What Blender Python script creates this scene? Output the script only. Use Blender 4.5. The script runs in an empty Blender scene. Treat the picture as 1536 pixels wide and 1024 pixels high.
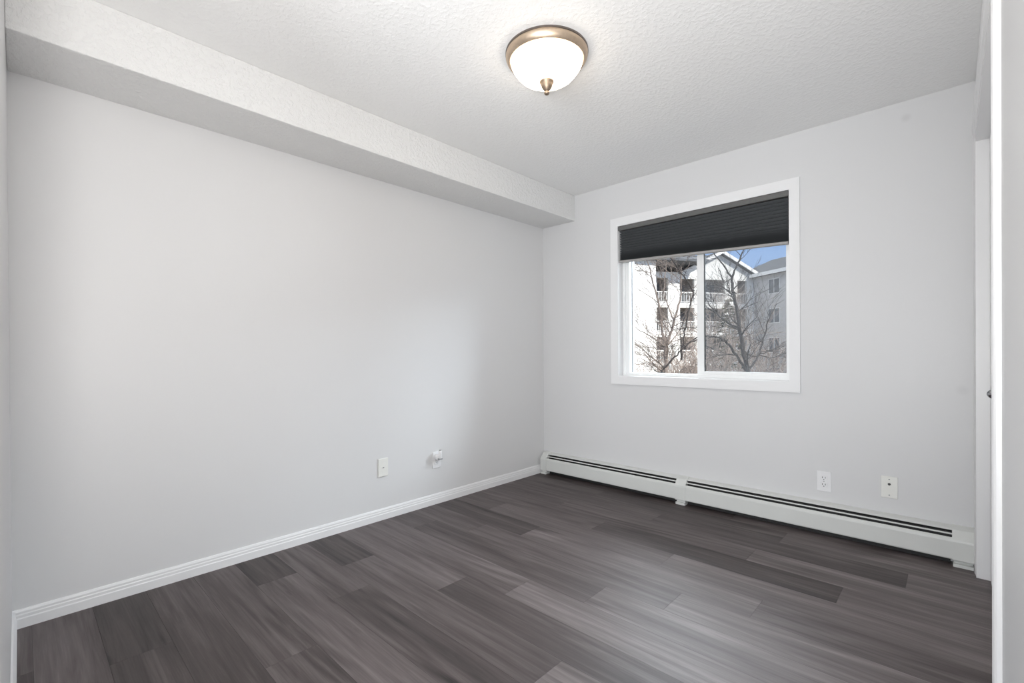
import bpy, bmesh, math, random
from mathutils import Vector, Matrix

scene = bpy.context.scene
COL = scene.collection
R_ = math.radians

# ------------------------------------------------------------------ camera
cam_d = bpy.data.cameras.new('camera')
cam = bpy.data.objects.new('camera', cam_d)
COL.objects.link(cam)
cam_d.sensor_fit = 'HORIZONTAL'
cam_d.sensor_width = 36.0
cam_d.lens = 698.9159 / 1536 * 36.0
cam_d.shift_x = 0.0
cam_d.shift_y = 19.03 / 1536
cam_d.clip_start = 0.005
cam_d.clip_end = 500
yaw, pit, rol = 0.7572, -0.0038, -0.0062
CAM = Vector((2.6368, -3.1981, 1.0568))
fw = Vector((-math.sin(yaw) * math.cos(pit), math.cos(yaw) * math.cos(pit), math.sin(pit)))
rt0 = Vector((math.cos(yaw), math.sin(yaw), 0))
up0 = rt0.cross(fw)
rt = rt0 * math.cos(rol) + up0 * math.sin(rol)
up = up0 * math.cos(rol) - rt0 * math.sin(rol)
M = Matrix((rt, up, -fw)).transposed().to_4x4()
M.translation = CAM
cam.matrix_world = M
scene.camera = cam

# ------------------------------------------------------------------ world, sun, exposure
vs = scene.view_settings
vs.view_transform = 'Standard'
vs.look = 'None'
vs.exposure = 0.06
vs.gamma = 1.0
vs.use_curve_mapping = False

world = bpy.data.worlds.new('sky')
scene.world = world
world.use_nodes = True
wn = world.node_tree.nodes
wl = world.node_tree.links
bg = wn['Background']
tc = wn.new('ShaderNodeTexCoord')
sep = wn.new('ShaderNodeSeparateXYZ')
ramp = wn.new('ShaderNodeValToRGB')
ramp.color_ramp.elements[0].position = 0.0
ramp.color_ramp.elements[0].color = (0.62, 0.84, 1.2, 1)
ramp.color_ramp.elements[1].position = 0.75
ramp.color_ramp.elements[1].color = (2.35, 2.4, 2.5, 1)
e = ramp.color_ramp.elements.new(0.28)
e.color = (0.40, 0.66, 1.2, 1)
wl.new(tc.outputs['Generated'], sep.inputs[0])
wl.new(sep.outputs['Z'], ramp.inputs[0])
wl.new(ramp.outputs[0], bg.inputs['Color'])
bg.inputs['Strength'].default_value = 1.0

sun_d = bpy.data.lights.new('sun', 'SUN')
sun_d.energy = 5.0
sun_d.angle = R_(0.53)
sun_d.color = (1.0, 0.95, 0.88)
sun = bpy.data.objects.new('sun', sun_d)
COL.objects.link(sun)
SUN_FROM = Vector((0.90, -0.22, 0.62)).normalized()
sun.rotation_euler = SUN_FROM.to_track_quat('Z', 'Y').to_euler()

LAMP_EMIT = 7.0      # frosted bowl of the ceiling light

def area_light(name, loc, target, watts, size, color):
    a = bpy.data.lights.new(name, 'AREA')
    a.shape = 'SQUARE'; a.size = size; a.energy = watts; a.color = color
    o = bpy.data.objects.new(name, a); COL.objects.link(o)
    o.location = loc
    o.rotation_euler = (Vector(target) - Vector(loc)).to_track_quat('-Z', 'Y').to_euler()
    return o
# fill lights added outside the window, boosting the daylight from either side
area_light('window_fill_right', (2.9, 3.05, 3.15), (1.2, -0.4, 1.1), 325, 1.8, (0.84, 0.92, 1.0))
area_light('window_fill_left', (-0.4, 3.9, 4.1), (1.3, -0.4, 1.1), 455, 2.7, (0.88, 0.94, 1.0))

# two fill lights added beside the camera, bounced off ceiling and left wall
area_light('camera_fill', (2.5, -3.27, 1.2), (1.6, -2.9, 2.0), 22, 0.22, (1.0, 0.975, 0.95))
area_light('camera_fill', (2.5, -3.30, 0.7), (2.0, -2.5, 2.36), 16, 0.22, (1.0, 0.975, 0.95))
# large soft fill light added, out of view, in the open room behind
area_light('rear_room_fill', (2.6, -5.2, 1.0), (0.0, -1.5, 0.6), 82, 1.2, (0.90, 0.95, 1.0))

# room dimensions (metres): far wall on y = 0, left wall on x = 0
W, H, YN = 2.7196, 2.36, -3.2232
YB = -6.2            # back of the open room behind the camera
SOF_W, SOF_Z = 0.3466, 2.1495

# ------------------------------------------------------------------ helpers
def tag(o, label=None, cat=None, group=None, kind=None):
    if label: o['label'] = label
    if cat: o['category'] = cat
    if group: o['group'] = group
    if kind: o['kind'] = kind
    return o

def obj(name, bm, mat=None, parent=None, smooth=False, autosmooth=None):
    me = bpy.data.meshes.new(name)
    bmesh.ops.recalc_face_normals(bm, faces=bm.faces[:])
    bm.to_mesh(me)
    bm.free()
    if mat is not None:
        for m in (mat if isinstance(mat, (list, tuple)) else [mat]):
            me.materials.append(m)
    if smooth:
        for p in me.polygons: p.use_smooth = True
        if autosmooth is not None:
            me.set_sharp_from_angle(angle=R_(autosmooth))
    o = bpy.data.objects.new(name, me)
    COL.objects.link(o)
    if parent is not None:
        o.parent = parent
        o.matrix_parent_inverse = parent.matrix_world.inverted()
    return o

def empty(name, loc=(0, 0, 0), rz=0.0):
    o = bpy.data.objects.new(name, None)
    o.empty_display_size = 0.05
    o.location = loc
    o.rotation_euler = (0, 0, rz)
    COL.objects.link(o)
    # parts are written in world space: identity-based inverse keeps them there
    o.matrix_world = Matrix.LocRotScale(Vector(loc), Matrix.Rotation(rz, 3, 'Z').to_quaternion(), None)
    return o

def box(bm, x0, x1, y0, y1, z0, z1, bev=0.0, seg=2, mi=0):
    vs_ = [bm.verts.new((x, y, z)) for x in (x0, x1) for y in (y0, y1) for z in (z0, z1)]
    idx = [(0, 1, 3, 2), (4, 6, 7, 5), (0, 4, 5, 1), (2, 3, 7, 6), (0, 2, 6, 4), (1, 5, 7, 3)]
    fs = [bm.faces.new([vs_[i] for i in f]) for f in idx]
    for f in fs: f.material_index = mi
    if bev > 0:
        es = list({e_ for f in fs for e_ in f.edges})
        bmesh.ops.bevel(bm, geom=es, offset=bev, segments=seg, affect='EDGES', profile=0.5)
    return fs

def BM(): return bmesh.new()

def prism(bm, prof, axis, a, b, closed=True, cap=True):
    """extrude a 2D profile; axis 'x': prof=(y,z); 'y': prof=(x,z); 'z': prof=(x,y)"""
    def P(p, t):
        if axis == 'x': return (t, p[0], p[1])
        if axis == 'y': return (p[0], t, p[1])
        return (p[0], p[1], t)
    A = [bm.verts.new(P(p, a)) for p in prof]
    B = [bm.verts.new(P(p, b)) for p in prof]
    n = len(prof)
    for i in range(n if closed else n - 1):
        j = (i + 1) % n
        bm.faces.new((A[i], A[j], B[j], B[i]))
    if cap and closed:
        bm.faces.new(A[::-1]); bm.faces.new(B)

def lathe(bm, prof, center, axis='z', seg=48, cap=True):
    """prof = [(r, h)] revolved about an axis through center"""
    cx, cy, cz = center
    rings = []
    for r, h in prof:
        ring = []
        if r < 1e-6:
            p = {'z': (cx, cy, cz + h), 'x': (cx + h, cy, cz), 'y': (cx, cy + h, cz)}[axis]
            ring = [bm.verts.new(p)]
        else:
            for k in range(seg):
                a = 2 * math.pi * k / seg
                c, s = r * math.cos(a), r * math.sin(a)
                p = {'z': (cx + c, cy + s, cz + h), 'x': (cx + h, cy + c, cz + s), 'y': (cx + c, cy + h, cz + s)}[axis]
                ring.append(bm.verts.new(p))
        rings.append(ring)
    for A, B in zip(rings[:-1], rings[1:]):
        for k in range(seg):
            j = (k + 1) % seg
            if len(A) == 1 and len(B) == 1: continue
            if len(A) == 1: bm.faces.new((A[0], B[k], B[j]))
            elif len(B) == 1: bm.faces.new((A[k], A[j], B[0]))
            else: bm.faces.new((A[k], A[j], B[j], B[k]))
    if cap:
        if len(rings[0]) > 1: bm.faces.new(rings[0][::-1])
        if len(rings[-1]) > 1: bm.faces.new(rings[-1])

def tube(bm, pts, rads, sides=6):
    """tapered tube through points"""
    rings = []
    n = len(pts)
    ref = Vector((0.3, 0.2, 1)).normalized()
    for i in range(n):
        d = (pts[min(i + 1, n - 1)] - pts[max(i - 1, 0)])
        if d.length < 1e-9: d = Vector((0, 0, 1))
        d.normalize()
        r0 = ref if abs(d.dot(ref)) < 0.95 else Vector((1, 0, 0))
        u = d.cross(r0).normalized(); v = d.cross(u)
        rings.append([bm.verts.new(pts[i] + (u * math.cos(2 * math.pi * k / sides) + v * math.sin(2 * math.pi * k / sides)) * rads[i]) for k in range(sides)])
    for A, B in zip(rings[:-1], rings[1:]):
        for k in range(sides):
            j = (k + 1) % sides
            bm.faces.new((A[k], A[j], B[j], B[k]))
    bm.faces.new(rings[0][::-1]); bm.faces.new(rings[-1])

def slab_with_holes(bm, P, a0, a1, b0, b1, holes, th):
    """wall slab: P(a, b, t) maps in-plane coords + depth t to world; rectangular holes (a0,a1,b0,b1)"""
    A = sorted({a0, a1, *[h for q in holes for h in q[:2] if a0 < h < a1]})
    B = sorted({b0, b1, *[h for q in holes for h in q[2:] if b0 < h < b1]})
    solid = {}
    for i in range(len(A) - 1):
        for j in range(len(B) - 1):
            ma, mb = (A[i] + A[i + 1]) / 2, (B[j] + B[j + 1]) / 2
            solid[i, j] = not any(h[0] < ma < h[1] and h[2] < mb < h[3] for h in holes)
    cache = {}
    def V(i, j, t):
        k = (i, j, t)
        if k not in cache: cache[k] = bm.verts.new(P(A[i], B[j], th * t))
        return cache[k]
    for (i, j), s in solid.items():
        if not s: continue
        for t in (0, 1):
            bm.faces.new([V(i, j, t), V(i + 1, j, t), V(i + 1, j + 1, t), V(i, j + 1, t)])
        for di, dj, e0, e1 in ((-1, 0, (i, j), (i, j + 1)), (1, 0, (i + 1, j), (i + 1, j + 1)), (0, -1, (i, j), (i + 1, j)), (0, 1, (i, j + 1), (i + 1, j + 1))):
            if not solid.get((i + di, j + dj), False):
                bm.faces.new([V(*e0, 0), V(*e1, 0), V(*e1, 1), V(*e0, 1)])

# ------------------------------------------------------------------ materials
def mat(name, color=(0.8, 0.8, 0.8), rough=0.5, metal=0.0, spec=0.5, bump=None, noise=None, emit=None):
    m = bpy.data.materials.new(name)
    m.use_nodes = True
    nt = m.node_tree
    b = nt.nodes['Principled BSDF']
    b.inputs['Base Color'].default_value = (*color, 1)
    b.inputs['Roughness'].default_value = rough
    b.inputs['Metallic'].default_value = metal
    b.inputs['Specular IOR Level'].default_value = spec
    tcn = nt.nodes.new('ShaderNodeTexCoord')
    if noise:   # (scale, amount): gentle colour mottling
        n = nt.nodes.new('ShaderNodeTexNoise'); n.inputs['Scale'].default_value = noise[0]; n.inputs['Detail'].default_value = 5
        nt.links.new(tcn.outputs['Object'], n.inputs['Vector'])
        r = nt.nodes.new('ShaderNodeValToRGB')
        a = noise[1]
        r.color_ramp.elements[0].position = 0.3; r.color_ramp.elements[1].position = 0.7
        r.color_ramp.elements[0].color = (*[max(0, c * (1 - a)) for c in color], 1)
        r.color_ramp.elements[1].color = (*[min(1, c * (1 + a)) for c in color], 1)
        nt.links.new(n.outputs['Fac'], r.inputs[0]); nt.links.new(r.outputs[0], b.inputs['Base Color'])
    if bump:    # (scale, strength, distance)
        n = nt.nodes.new('ShaderNodeTexNoise'); n.inputs['Scale'].default_value = bump[0]; n.inputs['Detail'].default_value = 3
        nt.links.new(tcn.outputs['Object'], n.inputs['Vector'])
        bp = nt.nodes.new('ShaderNodeBump'); bp.inputs['Strength'].default_value = bump[1]; bp.inputs['Distance'].default_value = bump[2]
        nt.links.new(n.outputs['Fac'], bp.inputs['Height']); nt.links.new(bp.outputs[0], b.inputs['Normal'])
    if emit:
        b.inputs['Emission Color'].default_value = (*emit[0], 1)
        b.inputs['Emission Strength'].default_value = emit[1]
    return m

MW = mat('wall_paint', (0.735, 0.735, 0.738), 0.42, spec=0.35, bump=(420, 0.06, 0.001))
M_wallflat = mat('wall_paint_flat', (0.735, 0.735, 0.738), 0.5, spec=0.3, noise=(2, 0.005))
M_white = mat('white_trim_paint', (0.84, 0.84, 0.845), 0.35, spec=0.4, bump=(60, 0.03, 0.001))
M_vinyl = mat('white_vinyl', (0.90, 0.91, 0.91), 0.3, spec=0.45, noise=(30, 0.01))
M_heater = mat('heater_enamel', (0.68, 0.69, 0.67), 0.42, spec=0.45, noise=(8, 0.02))
M_fin_shade = mat('heater_fins_and_shade', (0.018, 0.018, 0.018), 0.6, noise=(50, 0.2))  # near black also puts the shade under the heater into colour
M_plate = mat('white_plastic', (0.84, 0.84, 0.85), 0.3, noise=(40, 0.01))
M_ivory = mat('ivory_plastic', (0.83, 0.83, 0.79), 0.32, noise=(40, 0.01))
M_slot = mat('dark_slot', (0.05, 0.05, 0.05), 0.5, noise=(60, 0.1))
M_greyplast = mat('grey_plastic', (0.33, 0.34, 0.35), 0.5, noise=(60, 0.1))  # plain mid grey for screws, jacks and small fittings
M_nickel = mat('brushed_nickel', (0.62, 0.49, 0.37), 0.42, metal=1.0, noise=(90, 0.06))
M_ringedge = mat('dark_ring_edge', (0.22, 0.19, 0.17), 0.4, metal=1.0, noise=(90, 0.06))
M_finial = mat('bronze_finial', (0.34, 0.265, 0.20), 0.5, metal=1.0, noise=(90, 0.06))
M_chrome = mat('dark_chrome', (0.35, 0.35, 0.36), 0.15, metal=1.0, noise=(90, 0.05))
M_blackgasket = mat('black_gasket', (0.03, 0.035, 0.035), 0.6, noise=(60, 0.1))
M_rail = mat('blind_rail_charcoal', (0.125, 0.125, 0.122), 0.45, noise=(60, 0.06))
M_railb = mat('blind_bottom_rail_grey', (0.36, 0.35, 0.345), 0.4, noise=(60, 0.05))
M_shade = mat('blind_fabric_charcoal', (0.118, 0.126, 0.132), 0.8, spec=0.25)

def ceiling_mat(name, alb, bump):
    m = bpy.data.materials.new(name)
    m.use_nodes = True
    nt = m.node_tree; b = nt.nodes['Principled BSDF']
    b.inputs['Base Color'].default_value = (alb, alb, alb - .005, 1)
    b.inputs['Roughness'].default_value = 0.75
    b.inputs['Specular IOR Level'].default_value = 0.25
    tcn = nt.nodes.new('ShaderNodeTexCoord')
    n = nt.nodes.new('ShaderNodeTexNoise'); n.inputs['Scale'].default_value = 62; n.inputs['Detail'].default_value = 3; n.inputs['Roughness'].default_value = 0.55
    v = nt.nodes.new('ShaderNodeTexVoronoi'); v.inputs['Scale'].default_value = 48; v.feature = 'SMOOTH_F1'
    nt.links.new(tcn.outputs['Object'], n.inputs['Vector']); nt.links.new(tcn.outputs['Object'], v.inputs['Vector'])
    rr = nt.nodes.new('ShaderNodeValToRGB'); rr.color_ramp.elements[0].position = 0.46; rr.color_ramp.elements[1].position = 0.62
    nt.links.new(n.outputs['Fac'], rr.inputs[0])
    mx = nt.nodes.new('ShaderNodeMath'); mx.operation = 'MULTIPLY_ADD'; mx.inputs[1].default_value = -0.5
    nt.links.new(v.outputs['Distance'], mx.inputs[0]); nt.links.new(rr.outputs[0], mx.inputs[2])
    bp = nt.nodes.new('ShaderNodeBump'); bp.inputs['Strength'].default_value = bump; bp.inputs['Distance'].default_value = 0.004
    nt.links.new(mx.outputs[0], bp.inputs['Height']); nt.links.new(bp.outputs[0], b.inputs['Normal'])
    return m
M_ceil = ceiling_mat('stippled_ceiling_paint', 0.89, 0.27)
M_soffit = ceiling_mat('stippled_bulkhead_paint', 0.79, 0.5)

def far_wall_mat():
    m = mat('wall_paint_dimmed_scuffed', (0.705, 0.705, 0.710), 0.42, spec=0.35, bump=(420, 0.06, 0.001))  # base darker than the other walls: dimmer light put into its colour
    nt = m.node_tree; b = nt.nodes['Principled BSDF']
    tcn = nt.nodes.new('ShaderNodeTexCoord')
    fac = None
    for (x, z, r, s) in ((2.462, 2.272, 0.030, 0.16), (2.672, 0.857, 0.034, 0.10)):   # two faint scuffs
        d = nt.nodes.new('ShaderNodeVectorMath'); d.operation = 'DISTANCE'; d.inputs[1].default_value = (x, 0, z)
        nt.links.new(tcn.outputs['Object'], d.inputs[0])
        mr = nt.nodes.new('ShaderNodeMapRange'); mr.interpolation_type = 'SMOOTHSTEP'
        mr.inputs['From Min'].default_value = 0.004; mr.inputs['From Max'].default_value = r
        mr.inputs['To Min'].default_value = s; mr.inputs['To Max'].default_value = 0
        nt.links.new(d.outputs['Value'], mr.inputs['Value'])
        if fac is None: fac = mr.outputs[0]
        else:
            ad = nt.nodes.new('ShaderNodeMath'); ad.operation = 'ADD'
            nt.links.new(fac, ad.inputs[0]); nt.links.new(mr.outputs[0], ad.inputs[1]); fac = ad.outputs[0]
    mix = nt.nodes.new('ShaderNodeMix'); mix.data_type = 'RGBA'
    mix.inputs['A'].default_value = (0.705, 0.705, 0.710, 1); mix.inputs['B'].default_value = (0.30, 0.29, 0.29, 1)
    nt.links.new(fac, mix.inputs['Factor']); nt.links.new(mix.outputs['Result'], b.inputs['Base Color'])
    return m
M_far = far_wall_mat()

def glass_mat(name, refl, tint):
    m = bpy.data.materials.new(name); m.use_nodes = True
    nt = m.node_tree; nt.nodes.clear()
    o = nt.nodes.new('ShaderNodeOutputMaterial'); mx = nt.nodes.new('ShaderNodeMixShader')
    t = nt.nodes.new('ShaderNodeBsdfTransparent'); g = nt.nodes.new('ShaderNodeBsdfGlossy')
    t.inputs[0].default_value = (*tint, 1); g.inputs['Roughness'].default_value = 0.02
    lw = nt.nodes.new('ShaderNodeFresnel'); lw.inputs['IOR'].default_value = refl
    nt.links.new(lw.outputs[0], mx.inputs[0]); nt.links.new(t.outputs[0], mx.inputs[1]); nt.links.new(g.outputs[0], mx.inputs[2])
    nt.links.new(mx.outputs[0], o.inputs[0])
    return m
M_glass = glass_mat('window_glass', 1.25, (0.97, 0.985, 0.985))

def screen_mat():
    m = bpy.data.materials.new('insect_mesh'); m.use_nodes = True
    nt = m.node_tree; nt.nodes.clear()
    o = nt.nodes.new('ShaderNodeOutputMaterial'); mx = nt.nodes.new('ShaderNodeMixShader')
    t = nt.nodes.new('ShaderNodeBsdfTransparent'); g = nt.nodes.new('ShaderNodeBsdfDiffuse')
    g.inputs[0].default_value = (0.22, 0.22, 0.23, 1)
    mx.inputs[0].default_value = 0.24      # share of the weave that is wire
    nt.links.new(t.outputs[0], mx.inputs[1]); nt.links.new(g.outputs[0], mx.inputs[2]); nt.links.new(mx.outputs[0], o.inputs[0])
    return m
M_screen = screen_mat()

def bowl_mat():
    m = bpy.data.materials.new('lit_frosted_glass'); m.use_nodes = True
    nt = m.node_tree; b = nt.nodes['Principled BSDF']
    b.inputs['Base Color'].default_value = (0.9, 0.88, 0.84, 1); b.inputs['Roughness'].default_value = 0.35
    tcn = nt.nodes.new('ShaderNodeTexCoord')
    n = nt.nodes.new('ShaderNodeTexNoise'); n.inputs['Scale'].default_value = 9; n.inputs['Detail'].default_value = 4; n.inputs['Distortion'].default_value = 1.2
    nt.links.new(tcn.outputs['Object'], n.inputs['Vector'])
    r = nt.nodes.new('ShaderNodeValToRGB')
    r.color_ramp.elements[0].position = 0.35; r.color_ramp.elements[0].color = (1.0, 0.82, 0.62, 1)
    r.color_ramp.elements[1].position = 0.65; r.color_ramp.elements[1].color = (1.0, 0.90, 0.76, 1)
    nt.links.new(n.outputs['Fac'], r.inputs[0]); nt.links.new(r.outputs[0], b.inputs['Emission Color'])
    b.inputs['Emission Strength'].default_value = LAMP_EMIT
    return m
M_bowl = bowl_mat()

def floor_mat():
    m = bpy.data.materials.new('vinyl_plank_floor'); m.use_nodes = True
    nt = m.node_tree; N = nt.nodes; L = nt.links; b = N['Principled BSDF']
    at = N.new('ShaderNodeAttribute'); at.attribute_name = 'plank'; at.attribute_type = 'GEOMETRY'
    sp = N.new('ShaderNodeSeparateColor'); L.new(at.outputs['Color'], sp.inputs[0])
    tcn = N.new('ShaderNodeTexCoord')
    off = N.new('ShaderNodeCombineXYZ')
    m1 = N.new('ShaderNodeMath'); m1.operation = 'MULTIPLY'; m1.inputs[1].default_value = 37.0; L.new(sp.outputs['Green'], m1.inputs[0])
    m2 = N.new('ShaderNodeMath'); m2.operation = 'MULTIPLY'; m2.inputs[1].default_value = 23.0; L.new(sp.outputs['Blue'], m2.inputs[0])
    L.new(m1.outputs[0], off.inputs[0]); L.new(m2.outputs[0], off.inputs[2])
    add = N.new('ShaderNodeVectorMath'); add.operation = 'ADD'
    L.new(tcn.outputs['Object'], add.inputs[0]); L.new(off.outputs[0], add.inputs[1])
    def scaled(sx, sy, sz=1):
        k = N.new('ShaderNodeVectorMath'); k.operation = 'MULTIPLY'; k.inputs[1].default_value = (sx, sy, sz)
        L.new(add.outputs[0], k.inputs[0]); return k.outputs[0]
    def noise(vec, scale, detail, rough=0.5, dist=0.0):
        n = N.new('ShaderNodeTexNoise'); n.inputs['Scale'].default_value = scale; n.inputs['Detail'].default_value = detail
        n.inputs['Roughness'].default_value = rough; n.inputs['Distortion'].default_value = dist
        L.new(vec, n.inputs['Vector']); return n.outputs['Fac']
    broad = noise(scaled(0.9, 11), 1.0, 4, 0.55, 0.5)         # broad dark and light bands along the plank
    mid = noise(scaled(1.6, 34), 1.0, 5, 0.62, 0.8)           # grain streaks
    fine = noise(scaled(7, 210), 1.0, 4, 0.6)                 # pores
    # cathedral figure: distorted rings
    wv = N.new('ShaderNodeTexWave'); wv.wave_type = 'RINGS'; wv.rings_direction = 'Z'; wv.inputs['Scale'].default_value = 1.5
    wv.inputs['Distortion'].default_value = 7; wv.inputs['Detail'].default_value = 3; wv.inputs['Detail Scale'].default_value = 1.4
    L.new(scaled(0.55, 5.5), wv.inputs['Vector'])
    fig = noise(scaled(0.7, 3.0), 1.3, 2)
    figm = N.new('ShaderNodeMapRange'); figm.inputs['From Min'].default_value = 0.50; figm.inputs['From Max'].default_value = 0.68
    L.new(fig, figm.inputs['Value'])
    def math_(op, a, b_):
        q = N.new('ShaderNodeMath'); q.operation = op
        for i, x in enumerate((a, b_)):
            if isinstance(x, (int, float)): q.inputs[i].default_value = x
            else: L.new(x, q.inputs[i])
        return q.outputs[0]
    def cen(x, k): return math_('MULTIPLY', math_('SUBTRACT', x, 0.5), k)
    wav = math_('MULTIPLY', cen(wv.outputs['Fac'], 0.30), figm.outputs[0])
    knot = N.new('ShaderNodeTexVoronoi'); knot.inputs['Scale'].default_value = 1.0
    L.new(scaled(1.5, 5.5), knot.inputs['Vector'])
    kn = N.new('ShaderNodeMapRange'); kn.inputs['From Min'].default_value = 0.015; kn.inputs['From Max'].default_value = 0.085
    kn.inputs['To Min'].default_value = -0.33; kn.inputs['To Max'].default_value = 0.0
    L.new(knot.outputs['Distance'], kn.inputs['Value'])
    tone = math_('ADD', sp.outputs['Red'], cen(broad, 0.8))
    tone = math_('ADD', tone, cen(mid, 0.75))
    tone = math_('ADD', tone, cen(fine, 0.32))
    tone = math_('ADD', tone, wav)
    tone = math_('ADD', tone, kn.outputs[0])
    r = N.new('ShaderNodeValToRGB')
    el = r.color_ramp.elements
    el[0].position = 0.0; el[0].color = (0.025, 0.0195, 0.019, 1)
    el[1].position = 1.0; el[1].color = (0.255, 0.224, 0.220, 1)
    e1 = el.new(0.35); e1.color = (0.073, 0.0575, 0.0560, 1)
    e2 = el.new(0.65); e2.color = (0.137, 0.1145, 0.1125, 1)
    L.new(tone, r.inputs[0])
    L.new(r.outputs[0], b.inputs['Base Color'])
    rg = N.new('ShaderNodeMapRange'); rg.inputs['To Min'].default_value = 0.56; rg.inputs['To Max'].default_value = 0.44
    L.new(mid, rg.inputs['Value']); L.new(rg.outputs[0], b.inputs['Roughness'])
    b.inputs['Specular IOR Level'].default_value = 0.42
    bp = N.new('ShaderNodeBump'); bp.inputs['Strength'].default_value = 0.12; bp.inputs['Distance'].default_value = 0.0012
    L.new(math_('ADD', mid, fine), bp.inputs['Height']); L.new(bp.outputs[0], b.inputs['Normal'])
    return m
M_floor = floor_mat()
M_joint = mat('plank_joint', (0.075, 0.066, 0.064), 0.7, noise=(40, 0.1))

# ------------------------------------------------------------------ the room shell
rnd = random.Random(4)
def make_floor():
    bm = BM()
    lay = bm.loops.layers.float_color.new('plank')
    pitch = 0.178
    rows = {0: (0.03, [1.62]), -0.146: (None, [0.72, 1.94]), -0.324: (None, [0.05, 1.264, 2.4835]), -0.502: (None, [0.656, 1.875]),
            -0.68: (None, [1.066, 2.281]), -0.858: (None, [0.36, 1.58, 2.80]), -1.036: (None, [0.82, 2.05]), -1.214: (None, [0.55, 1.774]),
            -1.392: (None, [0.268, 1.503, 2.72]), -1.57: (None, [1.21, 2.43]), -1.748: (None, [0.969, 2.19]), -1.926: (None, [0.431, 1.662]),
            -2.104: (None, [0.70, 1.92]), -2.282: (None, [0.333, 1.55]), -2.46: (None, [0.956, 2.18]), -2.638: (None, [1.30, 2.52]),
            -2.816: (None, [0.55, 1.77]), -2.994: (None, [1.0, 2.22]), -3.172: (None, [0.4, 1.62]), -3.35: (None, [1.1]), -3.528: (None, [0.5, 1.7]),
            -3.706: (None, [1.3]), -3.884: (None, [0.8, 2.0]), -4.062: (None, [1.4]), -4.24: (None, [0.6, 1.8])}
    tones = {(0, 0): .36, (0, 1): .40, (-.146, 0): .40, (-.146, 1): .36, (-.146, 2): .42,
             (-.324, 1): .42, (-.324, 2): .33, (-.324, 3): .43, (-.502, 0): .46, (-.502, 1): .50, (-.502, 2): .56,
             (-.68, 0): .50, (-.68, 1): .22, (-.68, 2): .42, (-.858, 0): .48, (-.858, 1): .52, (-.858, 2): .52,
             (-1.036, 0): .24, (-1.036, 1): .52, (-1.036, 2): .28, (-1.214, 0): .44, (-1.214, 1): .46, (-1.214, 2): .54,
             (-1.392, 0): .38, (-1.392, 1): .42, (-1.392, 2): .58, (-1.57, 0): .48, (-1.57, 1): .56, (-1.57, 2): .54,
             (-1.748, 0): .50, (-1.748, 1): .40, (-1.748, 2): .5, (-1.926, 0): .26, (-1.926, 1): .43, (-1.926, 2): .54,
             (-2.104, 0): .45, (-2.104, 1): .34, (-2.104, 2): .46, (-2.282, 0): .25, (-2.282, 1): .48, (-2.282, 2): .44,
             (-2.46, 0): .45, (-2.46, 1): .46, (-2.638, 0): .38, (-2.638, 1): .40, (-2.816, 0): .30, (-2.816, 1): .34}
    XA, XB = 0.0, 3.3
    for y0, (_, js) in rows.items():
        y1 = y0 - (0.146 if y0 == 0 else pitch)
        xs = [XA] + [j for j in js if XA < j < XB] + [XB]
        shift = 0 if (js and js[0] > 0) else 0
        for i in range(len(xs) - 1):
            g = 0.0004
            a, b_, c, d = xs[i] + g, xs[i + 1] - g, y1 + g, y0 - g
            top = [bm.verts.new((x, y, 0)) for x, y in ((a, c), (b_, c), (b_, d), (a, d))]
            low = [bm.verts.new((x, y, -0.0015)) for x, y in ((a - g, c - g), (b_ + g, c - g), (b_ + g, d + g), (a - g, d + g))]
            f = bm.faces.new(top)
            fs = [f] + [bm.faces.new((low[k], low[(k + 1) % 4], top[(k + 1) % 4], top[k])) for k in range(4)]
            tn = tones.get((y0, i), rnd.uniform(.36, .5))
            tn = .45 + (tn - .45) * 1.3 + (.24 if xs[i] > 1.4 else .10 if xs[i] > .8 and y0 > -1.6 else 0)  # planks to the right lightened: floor sheen put into their tone
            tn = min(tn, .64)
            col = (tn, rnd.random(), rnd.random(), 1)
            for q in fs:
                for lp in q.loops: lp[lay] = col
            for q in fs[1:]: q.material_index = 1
    box(bm, -0.12, 3.3, YB, 0.12, -0.12, -0.002, mi=1)
    return obj('floor', bm, [M_floor, M_joint])
tag(make_floor(), 'dark grey-brown wood-look vinyl plank floor', 'floor', kind='structure')

WX0, WX1, WZ0, WZ1 = 0.757, 1.926, 0.868, 2.026        # window opening
OY0, OY1, OZ = -1.575, -0.140, 2.035                    # closet opening in the right wall
DX0 = 1.50                                               # end of the near wall; open to the next room beyond it


bm = BM(); slab_with_holes(bm, lambda a, b, t: (a, t, b), -0.12, W + 0.7, -0.12, H + 0.12, [(WX0, WX1, WZ0, WZ1)], 0.16)
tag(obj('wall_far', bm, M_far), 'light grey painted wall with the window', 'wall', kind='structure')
bm = BM(); box(bm, -0.12, 0, YB, 0.0, -0.12, H + 0.12)
tag(obj('wall_left', bm, MW), 'long light grey blank wall on the left', 'wall', kind='structure')
bm = BM(); slab_with_holes(bm, lambda a, b, t: (W + t, a, b), YN - 0.12, 0.0, -0.12, H + 0.12, [(OY0, OY1, -0.3, OZ)], 0.11)
tag(obj('wall_right', bm, MW), 'light grey wall with the closet opening on the right', 'wall', kind='structure')
bm = BM(); box(bm, 0.0, DX0, YN - 0.11, YN, -0.12, H + 0.12)
tag(obj('wall_near', bm, M_wallflat), 'light grey wall end at the left edge', 'wall', kind='structure')
bm = BM(); box(bm, -0.12, 3.42, YB, 0.16, H, H + 0.12)
tag(obj('ceiling', bm, M_ceil), 'white stippled ceiling', 'ceiling', kind='structure')
# bulkhead along the left wall
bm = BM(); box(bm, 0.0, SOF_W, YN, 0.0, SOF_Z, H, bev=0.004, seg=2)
tag(obj('trim_1', bm, M_soffit), 'white textured bulkhead box along the left wall under the ceiling', 'trim', kind='structure')
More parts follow.
